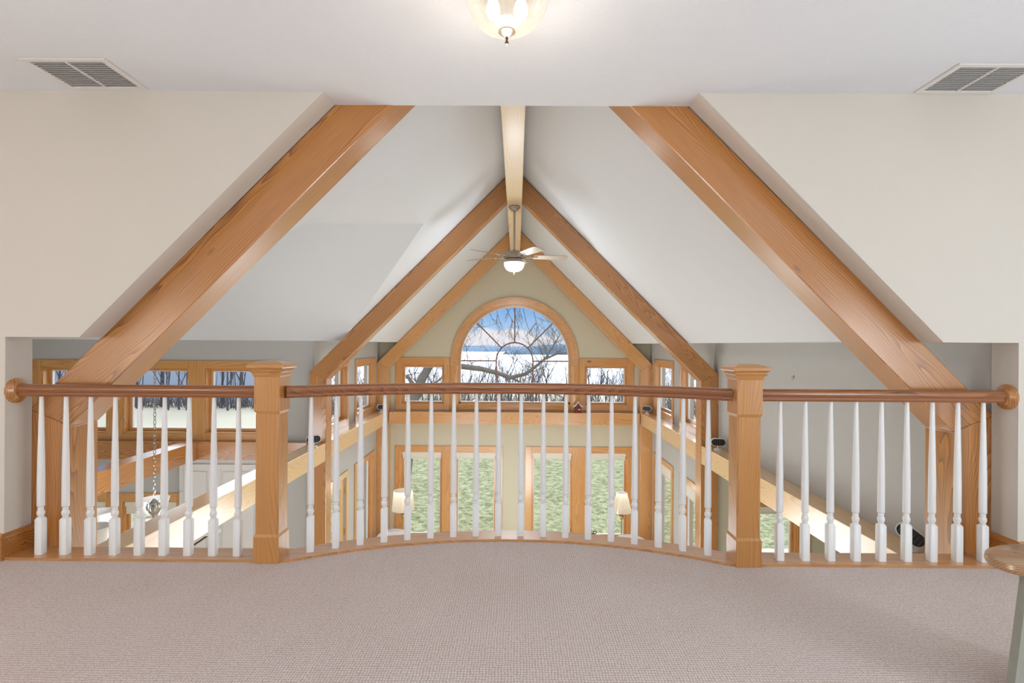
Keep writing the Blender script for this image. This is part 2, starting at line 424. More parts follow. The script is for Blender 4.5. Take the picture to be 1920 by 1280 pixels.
# gable wall
ZS = EYE - .32          # spring of the arch
AR = 1.10
def archloop(r, zb, n=40):
    return [(r * math.cos(math.pi * i / n), ZS + r * math.sin(math.pi * i / n)) for i in range(n + 1)] + [(-r, zb), (r, zb)]
GB = EYE - 1.17         # bottom of the gable's upper windows
gw = MB().prism([[(-HW - .18, ZF), (HW + .18, ZF), (HW + .18, Z0), (xs, Z0 + .02), (0, RZ + .02), (-xs, Z0 + .02), (-HW - .18, Z0)],
                 archloop(AR, GB),
                 [(-2.2, GB), (-1.37, GB), (-1.37, EYE - .40), (-2.2, EYE - .40)], [(1.37, GB), (2.2, GB), (2.2, EYE - .40), (1.37, EYE - .40)],
                 [(-2.2, LZ0), (-1.40, LZ0), (-1.40, LZT), (-2.2, LZT)], [(-1.143, LZ0), (-.343, LZ0), (-.343, LZT), (-1.143, LZT)],
                 [(.343, LZ0), (1.143, LZ0), (1.143, LZT), (.343, LZT)], [(1.40, LZ0), (2.2, LZ0), (2.2, LZT), (1.40, LZT)]], YG, YG + .18, 'Y')
struct(gw.build('wall_gable', OLIVE()), 'olive beige gable wall with the arched window')
# wing walls
WO = [(-6.22, -5.36), (-5.14, -4.28), (-4.06, -3.20)]
WZU = (EYE - 1.19, EYE - .33)
WLO = [(-6.4, -5.36), (-5.14, -4.42)]
ww = holewall(-7.2, -HW - .0005, ZF, Z0 + .05, [(a, b) + WZU for a, b in WO] + [(a, b, LZ0, LZT) for a, b in WLO], YWING, YWING + .18, 'Y')
struct(ww.build('wall_wing_far', GREY()), 'grey far wall of the side wing')
struct(MB().box(-7.2, -7.05, YW1, YWING, ZF, ZC + .1).build('wall_wing_left', GREY()))
# right aisle under the ledge
wa = holewall(HW + .18, 5.8, ZF, LB + .05, [(2.98, 3.72, LZ0, LZT)], YWING, YWING + .18, 'Y')
wa.box(HW, HW + .18, YWING - .005, YWING + .005, ZF, LB + .02)
wa.box(5.65, 5.8, YW1, YWING, ZF, LB + .05)
struct(wa.build('wall_aisle_far', OLIVE()), 'olive wall behind the opening under the right ledge')
struct(MB().box(HW + .18, 5.8, YW1, YWING + .18, LB + .02, LB + .12).build('ceiling_aisle', CEIL()))
struct(MB().box(-7.2, 5.8, YW1 - .3, YE, ZF - .15, ZF).build('floor_lower', plain('pale_lower_floor', rgb(222, 205, 178), .4, var=.05)), 'pale floor of the great room below')

# ------------------------------------------------------------------ timbers
BW = .226
def post(x, y, mat='beam', label='', ):
    s = 1 if x > 0 else -1
    xo, xi = HW, HW - BW
    zo, zi = RZ - .01 - HW, EYE + 1.953 - xi
    # local origin at base
    pts = [(s * xo, ZF), (s * xi, ZF), (s * xi, zi), (s * xo, zo)]
    pts = [(p[0] - s * (HW - BW / 2), p[1] - ZF) for p in pts]
    o = MB().prism([pts], 0, TB, 'Y').build('timber_post', W(mat, 'Z'), loc=(s * (HW - BW / 2), y, ZF))
    bev(o, .005); tag(o, label, 'post', 'timber posts of the roof frames'); return o
def bev(o, w):
    m = o.modifiers.new('bevel', 'BEVEL'); m.width = w; m.segments = 2; m.limit_method = 'ANGLE'; m.angle_limit = R(40)
def rafter(s, y, mat, label, top=.092):
    xo, xi = HW, HW - BW
    A = RZ - .01; B = EYE + 1.953
    zo, zi = A - HW, B - xi
    pts = [(s * xo, zo), (s * xi, zi), (s * top, B - top), (s * top, A - top)]
    cx, cz = s * 1.3, 1.9
    pts = [(p[0] - cx, p[1] - cz) for p in pts]
    o = MB().prism([pts], 0, TB, 'Y').build('timber_rafter', W(mat, 'DR' if s > 0 else 'DL'), loc=(cx, y, cz))
    bev(o, .005); tag(o, label, 'rafter', 'timber rafters under the vaulted ceiling'); return o
for s, side in ((-1, 'left'), (1, 'right')):
    post(s, YW1 + .002, 'beam', 'stout %s timber post just behind the %s run of the railing' % ('honey brown', side))
    rafter(s, YW1 + .002, 'beam', 'largest and nearest timber rafter, sloping up on the %s side of the opening' % side)
    post(s, YB, 'beam', 'middle timber post on the %s, where the near ledge beam ends' % side)
    rafter(s, YB, 'beam', 'middle timber rafter on the %s, meeting the ridge beam beside the fan mount' % side)
    post(s, YC, 'midpine', 'pale timber post in the %s corner of the gable wall' % side)
    rafter(s, YC, 'midpine', 'farthest timber rafter on the %s, lying against the gable wall' % side)
o = MB().box(-.092, .092, 0, YG - YW1, 0, .34).build('ridge_beam', W('ridge', 'Y'), loc=(0, YW1, EYE + 1.745)); bev(o, .004)
tag(o, 'long pale ridge beam running along the peak of the vaulted ceiling', 'beam')
def ybeam(x0, x1, y0, y1, label, mat='pine'):
    o = MB().box(-(x1 - x0) / 2, (x1 - x0) / 2, 0, y1 - y0, 0, LT - LB).build('ledge_beam', W(mat, 'Y'), loc=((x0 + x1) / 2, y0, LB))
    bev(o, .004); tag(o, label, 'beam', 'ledge beams around the great room'); return o
ybeam(-HW + .02, -2.42, YW1 + TB + .004, YB - .003, 'pale ledge beam crossing below the left run of balusters')
ybeam(2.42, HW - .003, YW1 + TB + .004, YB - .003, 'pale ledge beam along the bare grey wall behind the right run of balusters')
ybeam(-HW + .002, -2.42, YB + TB + .003, YC - .003, 'short ledge beam under the two upper windows on the left side wall')
ybeam(2.42, HW - .002, YB + TB + .003, YC - .003, 'short ledge beam under the two upper windows on the right side wall')
ybeam(-4.29, -4.09, YW1 + .004, YWING - .132, 'brown tie beam crossing the side wing left of the hanging chain', 'beam')
o = MB().box(-2.40, 2.40, 0, YG - .003 - YC, 0, LT - LB - .003).build('ledge_beam', W('midpine', 'X'), loc=(0, YC + .004, LB - .01)); bev(o, .004)
tag(o, 'pale ledge beam across the gable wall below the arched window', 'beam', 'ledge beams around the great room')
o = MB().box(-6.95 + 4.8, -HW - .03 + 4.8, 0, .126, 0, LT - LB).build('ledge_beam', W('beam', 'X'), loc=(-4.8, YWING - .13, LB)); bev(o, .004)
tag(o, 'brown ledge beam under the three windows of the side wing', 'beam', 'ledge beams around the great room')

# ------------------------------------------------------------------ windows
WN = [0]
def window(loc, rz, x0, x1, z0, z1, cl, cr, ct, cb, label, shade=0, name='window', side_only=False, kind='trim', deep=.11, sashw=.035, mull=0):
    """x along the wall, y into the wall (outwards). Built in local space."""
    WN[0] += 1
    e = empty('%s_%d' % (name, WN[0]), loc, rz); struct(e, label)
    mh, mv, my = W(kind, 'X'), W(kind, 'Z'), W(kind, 'Z')
    m = MB(); t = -.02
    if cl: m.box(x0 - cl, x0, t, -.0005, z0 - cb, z1 + ct, 1, .003)
    if cr: m.box(x1, x1 + cr, t, -.0005, z0 - cb, z1 + ct, 1, .003)
    if ct: m.box(x0 - cl * 0 + .0005, x1 - .0005, t, -.0005, z1, z1 + ct, 0, .003)
    if cb: m.box(x0 + .0005, x1 - .0005, t, -.0005, z0 - cb, z0, 0, .003)
    m.build('casing', [mh, mv], e)
    j = MB(); q = .012
    j.box(x0 + .0005, x0 + q, -.004, deep, z0 + .0005, z1 - .0005, 1); j.box(x1 - q, x1 - .0005, -.004, deep, z0 + .0005, z1 - .0005, 1)
    j.box(x0 + q, x1 - q, -.004, deep, z1 - q, z1 - .0005, 0); j.box(x0 + q, x1 - q, -.012, deep, z0 + .0005, z0 + q, 0)
    j.build('jamb', [mh, mv], e)
    a0, a1, b0, b1 = x0 + q, x1 - q, z0 + q, z1 - q
    s = MB(); k = sashw; y0, y1 = deep - .045, deep - .005
    s.box(a0, a0 + k, y0, y1, b0, b1, 1, .004); s.box(a1 - k, a1, y0, y1, b0, b1, 1, .004)
    s.box(a0 + k, a1 - k, y0, y1, b1 - k, b1, 0, .004); s.box(a0 + k, a1 - k, y0, y1, b0, b0 + k, 0, .004)
    k2 = k + .008
    for q2 in ((a0 + k, a0 + k2, b0 + k, b1 - k), (a1 - k2, a1 - k, b0 + k, b1 - k), (a0 + k2, a1 - k2, b1 - k2, b1 - k), (a0 + k2, a1 - k2, b0 + k, b0 + k2)):
        s.box(q2[0], q2[1], y0 + .012, y1, q2[2], q2[3], 2)
    sa = s.build('sash', [mh, mv, WHITE()], e)
    MB().box(a0 + k2, a1 - k2, deep - .022, deep - .017, b0 + k2, b1 - k2).build('glass_pane', glass_pane(), sa)
    if shade:
        sh = MB().box(a0 + .002, a1 - .002, .004, .05, b1 - .065, b1 - .002, 0, .008)
        sh.box(a0 + .012, a1 - .012, .025, .03, b1 - .065 - shade, b1 - .065, 0)
        sh.box(a0 + .012, a1 - .012, .018, .034, b1 - .085 - shade, b1 - .065 - shade, 0, .004)
        sh.build('roller_shade', [plain('shade_fabric', rgb(228, 222, 208), .8)], e)
    return e
# gable lower windows
for k, (a, b, cl, cr, nm) in enumerate([(-2.2, -1.40, .12, .13, 'far left'), (-1.143, -.343, .127, .12, 'centre left'), (.343, 1.143, .12, .127, 'centre right'), (1.40, 2.2, .13, .12, 'far right')]):
    window((0, YG, 0), 0, a, b, LZ0, LZT, cl, cr, .11, .09, '%s lower window in the gable wall looking onto the lawn' % nm, shade=.05)
window((0, YG, 0), 0, -2.2, -1.37, GB, EYE - .40, .12, .11, .14, .11, 'small square window left of the arched window')
window((0, YG, 0), 0, 1.37, 2.2, GB, EYE - .40, .11, .12, .14, .11, 'small square window right of the arched window')
# arched window
WN[0] += 1
e = empty('window_%d' % WN[0], (0, YG, 0)); struct(e, 'large arched window in the gable wall looking over the lake')
def ringstrip(m, r0, r1, y0, y1, zb, mi=0, n=48):
    """arch band between two radii with straight legs down to zb"""
    out = archloop(r1, zb, n); inn = archloop(r0, zb, n)
    N_ = n + 1
    o_ = [(-r1, zb)] + [out[n - i] for i in range(n + 1)] + [(r1, zb)]
    i_ = [(-r0, zb)] + [inn[n - i] for i in range(n + 1)] + [(r0, zb)]
    vs = []; fs = []
    for (ox, oz), (ix, iz) in zip(o_, i_):
        vs += [(ox, y0, oz), (ix, y0, iz), (ix, y1, iz), (ox, y1, oz)]
    for i in range(len(o_) - 1):
        b = i * 4
        for k in range(4): fs.append((b + k, b + (k + 1) % 4, b + 4 + (k + 1) % 4, b + 4 + k))
    fs.append((0, 1, 2, 3)); k = (len(o_) - 1) * 4; fs.append((k + 3, k + 2, k + 1, k))
    m.add(vs, fs, mi)
m = MB(); ringstrip(m, AR + .005, AR + .13, -.022, -.0005, EYE - .41); ringstrip(m, AR + .105, AR + .145, -.034, -.0005, EYE - .41)
m.box(-AR - .155, -AR, -.022, -.001, GB - .11, EYE - .41, 1, .003); m.box(AR, AR + .155, -.022, -.001, GB - .11, EYE - .41, 1, .003)
m.box(-AR, AR, -.022, -.001, GB - .11, GB, 0, .003)
m.build('casing', [W('trim', 'X'), W('trim', 'Z')], e, smooth=True)
m = MB(); ringstrip(m, AR - .014, AR - .001, -.004, .12, GB + .001); m.box(-AR + .014, AR - .014, -.012, .12, GB + .001, GB + .014, 0)
m.build('jamb', [W('trim', 'X')], e, smooth=True)
m = MB(); ringstrip(m, AR - .04, AR - .014, .05, .11, GB + .014); ringstrip(m, AR - .05, AR - .04, .062, .11, GB + .014, 1)
m.box(-AR + .014, AR - .014, .05, .11, GB + .014, GB + .045, 0); m.box(-AR + .05, AR - .05, .062, .11, GB + .045, GB + .055, 1)
sa = m.build('sash', [W('trim', 'X'), WHITE()], e, smooth=True)
gp = archloop(AR - .05, GB + .055); MB().prism([gp], .085, .09, 'Y').build('glass_pane', glass_pane(), sa)
m = MB(); q = .012; RI = .36
ringstrip(m, RI - q * 1.1, RI + q * 1.1, .068, .10, GB + .05)
m.box(-q, q, .068, .10, ZS + RI + q, ZS + AR - .05)
for s in (-1, 1):
    m.box(s * (RI + q), s * (AR - .045), .068, .10, ZS - q, ZS + q)
    a = R(45); d = Vector((s * math.cos(a), 0, math.sin(a))); n_ = Vector((-d.z, 0, d.x))
    P = [d * (RI + .008) + n_ * q, d * (AR - .045) + n_ * q, d * (AR - .045) - n_ * q, d * (RI + .008) - n_ * q]
    m.prism([[(p.x, p.z + ZS) for p in P]], .068, .10, 'Y')
m.build('muntin', plain('muntin_brown', rgb(128, 100, 84), .5), sa, smooth=True)

# side walls: upper + lower windows.  right wall: local x -> -Y ; left wall: local x -> +Y
for k, (a, b) in enumerate(SW):
    where = ('nearer', 'farther')[k]
    window((HW, 0, 0), R(-90), -b, -a, SZU[0], SZU[1], .09, .09, .09, .10, '%s upper window in the right side wall' % where)
    window((-HW, 0, 0), R(90), a, b, SZU[0], SZU[1], .09, .09, .09, .10, '%s upper window in the left side wall' % where)
    window((HW, 0, 0), R(-90), -b, -a, SZL[0], SZL[1], .09, .09, .09, .09, '%s lower window in the right side wall' % where, shade=.12)
    if k: window((-HW, 0, 0), R(90), a, b, SZL[0], SZL[1], .09, .09, .09, .09, 'lower window in the left side wall beyond the glass door')
# glass door, left side wall
e = empty('door_1', (-HW, 0, 0), R(90)); struct(e, 'glazed wooden door in the left side wall of the great room')
a, b = SW[0][0], SW[0][1] + .02
m = MB().box(a - .09, a, -.02, -.001, ZF + .001, LZT + .09, 1, .003).box(b, b + .09, -.02, -.001, ZF + .001, LZT + .09, 1, .003).box(a, b, -.02, -.001, LZT, LZT + .09, 0, .003)
m.build('casing', [W('pine', 'X'), W('pine', 'Z')], e)
m = MB().box(a + .004, a + .15, .03, .07, ZF + .01, LZT - .004, 1, .004).box(b - .15, b - .004, .03, .07, ZF + .01, LZT - .004, 1, .004)
m.box(a + .15, b - .15, .03, .07, LZT - .15, LZT - .004, 0, .004).box(a + .15, b - .15, .03, .07, ZF + .01, ZF + .28, 0, .004)
dl = m.build('door_leaf', [W('pine', 'X'), W('pine', 'Z')], e)
MB().box(a + .15, b - .15, .048, .053, ZF + .28, LZT - .15).build('glass_pane', glass_pane(), dl)
for z in (ZF + .3, ZF + 1.0, LZT - .25):
    MB().box(b - .012, b + .006, .012, .03, z, z + .1, 0, .003).build('hinge', BRASS(), dl)
# wing windows
for k, (a, b) in enumerate(WO):
    window((0, YWING, 0), 0, a, b, WZU[0], WZU[1], .11 if k else .2, .11 if k < 2 else .22, .095, .095, '%s of the three upper windows of the side wing' % ('leftmost', 'middle', 'rightmost')[k], deep=.13)
for k, (a, b) in enumerate(WLO):
    window((0, YWING, 0), 0, a, b, LZ0, LZT, .11, .11, .11, .09, '%s lower window of the side wing' % ('left', 'right')[k], shade=.08)
window((0, YWING, 0), 0, 2.98, 3.72, LZ0, LZT, .11, .18, .11, .09, 'window seen through the opening under the right ledge', shade=.02)
# windows behind the camera
e = window((0, -3.6, 0), R(180), -2.6, 2.6, .55, 2.15, .09, .09, .09, .09, 'wide window at the back of the loft')

# ------------------------------------------------------------------ railing
rp = [(-.022, 0), (.022, 0), (.027, .01), (.024, .02), (.032, .032), (.033, .045), (.026, .056), (.012, .063), (-.012, .063), (-.026, .056), (-.033, .045), (-.032, .032), (-.024, .02), (-.027, .01)]
RB = .848
def bal_mesh():
    m = MB(); h = .0185
    m.stack([(.014, h, .001), (.198, h, .001), (.209, .012, .003)])
    m.lathe([(.0115, .207), (.012, .212), (.0165, .222), (.0185, .232), (.0165, .242), (.012, .249), (.0145, .252), (.0145, .256), (.0125, .259), (.0125, .262), (.0175, .266), (.018, .275), (.0178, .42), (.0165, .52), (.0095, RB + .004)], seg=16)
    return m.build('baluster', WHITE(), smooth=True, auto=50)
bal0 = bal_mesh()
used = [False]
def baluster(parent, x, y, rz=0):
    if not used[0]: o = bal0; used[0] = True
    else: o = bal0.copy(); COL.objects.link(o)
    o.parent = parent; o.location = (x, y, 0); o.rotation_euler = (0, 0, rz); return o
NX = (-1.25, 1.235); NYc = 2.89
g = 'runs of the loft guard railing'
rail_label = {'l': 'straight left run of the railing with nine white balusters', 'm': 'bowed middle run of the railing with eighteen white balusters between the newel posts', 'r': 'straight right run of the railing with nine white balusters'}
# left
e = empty('guard_railing', (-1.95, 2.9, 0)); tag(e, rail_label['l'], 'railing', g)
MB().sweep(rp, [(-2.60 + 1.95, 0, RB), (NX[0] - .067 + 1.95, 0, RB)]).build('handrail', W('cherry', 'X'), e, smooth=True, auto=40)
for i in range(9): baluster(e, -2.481 + 1.95 + i * .1311, 0)
m = MB().lathe([(.066, 0), (.066, .012), (.058, .020), (.052, .022), (.046, .030), (.034, .033), (.001, .033)], c=(-2.62 + 1.95, 0, RB + .03), axis='X', seg=32)
m.build('rosette', W('beam', 'Z'), e, smooth=True, auto=40)
# right
e = empty('guard_railing', (1.95, 2.9, 0)); tag(e, rail_label['r'], 'railing', g)
MB().sweep(rp, [(NX[1] + .067 - 1.95, 0, RB), (2.60 - 1.95, 0, RB)]).build('handrail', W('cherry', 'X'), e, smooth=True, auto=40)
for i in range(9): baluster(e, 1.426 - 1.95 + i * .1332, 0)
m = MB().lathe([(.066, 0), (.066, -.012), (.058, -.020), (.052, -.022), (.046, -.030), (.034, -.033), (.001, -.033)], c=(2.62 - 1.95, 0, RB + .03), axis='X', seg=32)
m.build('rosette', W('beam', 'Z'), e, smooth=True, auto=40)
# middle
e = empty('guard_railing', (0, 2.9, 0)); tag(e, rail_label['m'], 'railing', g)
am = math.asin((1.25 - .068) / rb)
path = [(rb * math.sin(-am + 2 * am * i / 48), CY - 2.9 + rb * math.cos(-am + 2 * am * i / 48), RB) for i in range(49)]
MB().sweep(rp, path).build('handrail', W('cherry', 'X'), e, smooth=True, auto=40)
for i in range(18):
    a = R(-28.9 + i * 57.8 / 17)
    baluster(e, rb * math.sin(a), CY - 2.9 + rb * math.cos(a), -a * .5)
for k, x in enumerate(NX):
    e = empty('newel_post', (x, NYc, 0)); tag(e, 'square wooden newel post with a moulded cap at the %s end of the bowed railing' % ('left', 'right')[k], 'newel post', 'newel posts of the loft railing')
    h = .066
    MB().stack([(0.001, h, .001), (.135, h, .001), (.150, h - .005, .008), (.77, h - .005, .008), (.785, h, .001), (.965, h, .001)]).build('shaft', W('newel', 'Z'), e)
    MB().stack([(.962, h + .001, .001), (.968, h + .004, .001), (.984, h + .009, .001), (.988, h + .016, .001), (.992, h + .018, .001), (.9945, h + .012, .001), (1.0, h + .012, .001), (1.006, h + .024, .001), (1.012, h + .028, .001), (1.024, h + .028, .001), (1.030, h + .022, .001), (1.044, h - .02, .001)]).build('cap', W('newel', 'X'), e)

# ------------------------------------------------------------------ loft fittings
e = empty('ceiling_light', (-.006, 1.99, ZC)); tag(e, 'round ribbed glass ceiling light at the top of the picture', 'ceiling light')
MB().lathe([(.115, 0), (.12, -.008), (.12, -.02), (.10, -.03), (.001, -.03)], seg=40).build('mounting_plate', METAL(), e, smooth=True)
prof = [(.110, -.028)] + [(.144 * math.cos(R(t)) ** .8, -.045 - .125 * math.sin(R(t))) for t in range(0, 88, 6)]
MB().lathe(prof, seg=240, ripple=.02, nr=48).build('glass_bowl', lampglass('ribbed_glass', (1, .93, .82, 1), .12, .35), e, smooth=True, fix=True)
MB().lathe([(.030, -.170), (.031, -.174), (.024, -.180), (.014, -.187), (.008, -.190), (.001, -.191)], seg=24).build('bottom_cap', METAL(), e, smooth=True)
MB().lathe([(.004, -.188), (.005, -.196), (.0035, -.203), (.007, -.211), (.007, -.217), (.001, -.221)], seg=16).build('finial', DARKM(), e, smooth=True)
for k in (-1, 1):
    MB().lathe([(.001, -.13), (.018, -.12), (.026, -.10), (.024, -.08), (.014, -.055), (.014, -.03)], c=(k * .05, 0, 0), seg=16).build('bulb', plain('bulb_glow', (1, .9, .75, 1), .5, emit=(1, .9, .72, 1), estr=3), e, smooth=True)
def vent(x0, x1, y0, y1, label):
    cx, cy = (x0 + x1) / 2, (y0 + y1) / 2
    e = empty('ceiling_vent', (cx, cy, ZC)); tag(e, label, 'vent', 'vents in the loft ceiling')
    hx, hy = (x1 - x0) / 2, (y1 - y0) / 2
    m = MB(); b = .028
    m.box(-hx, hx, -hy, -hy + b, -.008, 0, 0, .002).box(-hx, hx, hy - b, hy, -.008, 0, 0, .002).box(-hx, -hx + b, -hy + b, hy - b, -.008, 0, 0, .002).box(hx - b, hx, -hy + b, hy - b, -.008, 0, 0, .002)
    m.box(-.005, .005, -hy + b, hy - b, -.009, 0)
    m.build('frame', SATIN(), e)
    m = MB(); n = 13
    for i in range(n):
        y = -hy + b + (i + .5) * (2 * hy - 2 * b) / n
        for xa, xb in ((-hx + b, -.006), (.006, hx - b)):
            m.add([(xa, y - .005, -.010), (xb, y - .005, -.010), (xb, y + .004, -.002), (xa, y + .004, -.002), (xa, y - .005, -.0085), (xb, y - .005, -.0085), (xb, y + .004, -.0005), (xa, y + .004, -.0005)],
                  [(0, 1, 2, 3), (7, 6, 5, 4), (0, 4, 5, 1), (3, 2, 6, 7), (0, 3, 7, 4), (1, 5, 6, 2)])
    m.build('louvres', SATIN(), e)
    MB().box(-hx + b, hx - b, -hy + b, hy - b, -.0006, -.0001).build('duct_opening', plain('duct_dark', rgb(160, 158, 156), .9), e)
vent(-2.26, -1.865, 2.51, 2.815, 'white louvred vent in the ceiling at upper left')
vent(2.06, 2.46, 2.53, 2.825, 'white louvred vent in the ceiling at upper right')
# small wall hook
m = MB().lathe([(.014, 0), (.014, -.004), (.008, -.008), (.001, -.008)], axis='X', seg=16)
e = m.build('wall_hook', METAL(), loc=(HW, 5.17, EYE - .286), smooth=True)
tag(e, 'tiny round metal eyelet on the bare grey right wall', 'hook')
MB().tube([(-.008 - .012 * math.sin(t), 0, -.012 + .012 * math.cos(t)) for t in [i * math.pi / 4 for i in range(8)]], .002, 6, closed=True).build('ring', METAL(), e, smooth=True)

# stool at lower right
e = empty('stool', (1.818, 1.80, 0)); tag(e, 'oval wooden stool with a grey painted leg at the lower right edge', 'stool')
m = MB(); n = 48; prof = [(.90, -.036), (.97, -.031), (1, -.018), (.985, -.004), (.94, 0)]
vs = []; fs = []
for u, z in prof:
    for k in range(n):
        a = 2 * math.pi * k / n; vs.append((.225 * u * math.cos(a), .14 * u * math.sin(a), .45 + z))
for i in range(len(prof) - 1):
    for k in range(n): fs.append((i * n + k, i * n + (k + 1) % n, (i + 1) * n + (k + 1) % n, (i + 1) * n + k))
fs.append(tuple(range(n))[::-1]); fs.append(tuple((len(prof) - 1) * n + k for k in range(n)))
m.add(vs, fs); m.build('seat', W('oak', 'X'), e, smooth=True)
gp_ = plain('grey_green_paint', rgb(150, 150, 138), .5, var=.22, vscale=14)
for (xa, ya), (xb, yb) in (((-.152, -.05), (-.233, -.08)), ((-.04, .06), (-.06, .08)), ((.13, -.06), (.16, -.08)), ((.10, .06), (.12, .08))):
    m = MB(); w_ = .015
    m.add([(xa - w_, ya - w_, .424), (xa + w_, ya - w_, .424), (xa + w_, ya + w_, .424), (xa - w_, ya + w_, .424), (xb - w_, yb - w_, 0), (xb + w_, yb - w_, 0), (xb + w_, yb + w_, 0), (xb - w_, yb + w_, 0)],
          [(0, 1, 2, 3), (7, 6, 5, 4), (0, 4, 5, 1), (1, 5, 6, 2), (2, 6, 7, 3), (3, 7, 4, 0)])
    l = m.build('leg', gp_, e); l['label'] = 'grey painted leg'
m = MB(); P = [(-.135, .42), (.11, .42), (.13, .04), (-.205, .04)]
m.prism([P], -.048, -.033, 'Y'); m.build('side_board', W('oak', 'Z'), e)

# ------------------------------------------------------------------ great room fittings
# ceiling fan
fx, fy = .0, 6.93
e = empty('ceiling_fan', (fx, fy, EYE + 1.744)); tag(e, 'ceiling fan with five blades and a lit bowl hanging from the ridge beam', 'ceiling fan')
MB().lathe([(.070, 0), (.073, -.012), (.066, -.026), (.050, -.034), (.046, -.050), (.028, -.062), (.001, -.064)], seg=32).build('canopy', METAL(), e, smooth=True)
MB().lathe([(.013, -.05), (.013, -.545), (.022, -.55), (.026, -.575), (.001, -.58)], seg=16).build('down_rod', METAL(), e, smooth=True)
z = -.56
MB().lathe([(.03, z + .005), (.075, z - .005), (.125, z - .025), (.135, z - .045), (.135, z - .085), (.12, z - .1), (.10, z - .108), (.10, z - .122), (.125, z - .13), (.128, z - .148), (.10, z - .155)], seg=40).build('motor_housing', METAL(), e, smooth=True)
MB().lathe([(.128, z - .15)] + [(.130 * math.cos(R(t)) ** .7, z - .152 - .115 * math.sin(R(t))) for t in range(0, 89, 8)], seg=40).build('light_bowl', lampglass('frosted_bowl', (1, .88, .72, 1), .75, .0), e, smooth=True)
MB().lathe([(.012, z - .262), (.010, z - .272), (.006, z - .276), (.008, z - .288), (.001, z - .296)], seg=12).build('finial', METAL(), e, smooth=True)
blade_mat = plain('blade_satin', rgb(176, 162, 148), .35, spec=.6, var=.05)
for k in range(5):
    a = R(8 + 72 * k)
    br = empty('tmp', (0, 0, 0)); bpy.data.objects.remove(br)
    m = MB()
    for s in (-1, 1):
        m.tube([(.10, s * .012, z - .07), (.15, s * .035, z - .085), (.20, s * .04, z - .08), (.245, s * .02, z - .075), (.28, s * .012, z - .075)], .007, 6)
    m.box(.25, .30, -.03, .03, z - .079, z - .073, 0, .002)
    br = m.build('blade_bracket', METAL(), e, smooth=True, rot=(0, 0, a))
    m = MB(); c, s_ = math.cos(R(-13)), math.sin(R(-13))
    prof = [(.25, .052), (.28, .058), (.45, .066), (.62, .074), (.665, .066), (.68, .045)]
    vs = []; n = len(prof)
    for x, wd in prof: vs.append((x, wd * c, z - .076 + wd * s_))
    for x, wd in reversed(prof): vs.append((x, -wd * c, z - .076 - wd * s_))
    top = [(v[0], v[1], v[2] + .007) for v in vs]
    k_ = len(vs); m.add(vs + top, [tuple(range(k_)), tuple(range(k_, 2 * k_))[::-1]] + [(i, (i + 1) % k_, (i + 1) % k_ + k_, i + k_) for i in range(k_)])
    m.build('blade', blade_mat, e, rot=(0, 0, a))
for s, dx in ((-1, -.03), (1, .045)):
    MB().tube([(dx, -.1, z - .15), (dx, -.1, z - .30)], .0015, 5).build('pull_chain', METAL(), e)

# spotlights
def spot(x, y, z, rz, tilt, label, horizontal=True, roll=0):
    e = empty('spotlight', (x, y, z), rz); tag(e, label, 'spotlight', 'small white spotlights with black louvred faces')
    MB().lathe([(.045, 0), (.047, .006), (.042, .016), (.012, .020), (.001, .021)], seg=24).build('foot', WHITE(), e, smooth=True)
    MB().tube([(0, 0, .018), (0, 0, .045), (0, .012, .06)], .009, 10).build('stem', WHITE(), e, smooth=True)
    h, w = .040, .042
    def stad(hh, ww, n=10):
        return [(ww + hh * math.sin(math.pi * i / n), hh * math.cos(math.pi * i / n)) for i in range(n + 1)] + [(-ww - hh * math.sin(math.pi * i / n), -hh * math.cos(math.pi * i / n)) for i in range(n + 1)]
    m = MB().prism([stad(h + .007, w)], -.03, .005, 'Y')
    hd = m.build('housing', WHITE(), e, smooth=True, auto=30, loc=(0, 0, .10), rot=(tilt, roll, 0))
    bev(hd, .006)
    fc = MB().prism([stad(h, w)], -.036, -.029, 'Y').build('face', BLACK(), hd)
    m = MB()
    for i in range(6):
        x0 = -w - .02 + i * (2 * w + .04) / 5
        m.box(x0 - .002, x0 + .002, -.042, -.035, -h * .75, h * .75)
    m.build('louvres', plain('louvre_grey', rgb(78, 78, 88), .4), hd)
    return e
spot(-2.47, 6.80, LT, R(15), R(0), 'white spotlight with a black face on the left ledge beam by the middle post', roll=R(-8))
spot(-2.51, 10.35, LT, R(35), R(0), 'tiny white spotlight with a black face by the left corner post of the gable wall')
spot(2.50, 10.35, LT, R(-25), R(0), 'tiny white spotlight with a black face by the right corner post of the gable wall')
spot(2.53, 6.80, LT, R(-8), R(0), 'white spotlight with a black face where the right ledge beam meets the middle post')
spot(2.545, 3.49, LT, R(-48), R(-6), 'white spotlight with a tilted black louvred face beside the near right post', roll=R(32))

# birdhouse
e = empty('birdhouse', (1.225, YC + .06, LT - .013)); tag(e, 'tiny red birdhouse with a white edged roof on the ledge below the arched window', 'birdhouse')
red = plain('barn_red', rgb(120, 48, 44), .7)
MB().box(-.066, .066, -.045, .045, 0, .018, 0, .003).build('base', red, e)
MB().prism([[(-.045, .018), (.045, .018), (.06, .11), (.02, .15), (0, .185), (-.02, .15), (-.06, .11)]], -.035, .035, 'Y').build('body', red, e)
m = MB()
for s in (-1, 1):
    pts = [(0, .205), (s * .02, .165), (s * .05, .13), (s * .088, .108), (s * .092, .118), (s * .052, .142), (s * .026, .175), (0, .222)]
    if s < 0: pts = pts[::-1]
    m.prism([pts], -.042, .042, 'Y')
m.build('roof', WHITE(), e)
MB().lathe([(.016, -.0365), (.016, -.0355)], c=(0, 0, .10), axis='Y', seg=16).build('entrance_hole', BLACK(), e)
MB().tube([(0, -.035, .065), (0, -.06, .065)], .004, 6).build('perch', WHITE(), e)
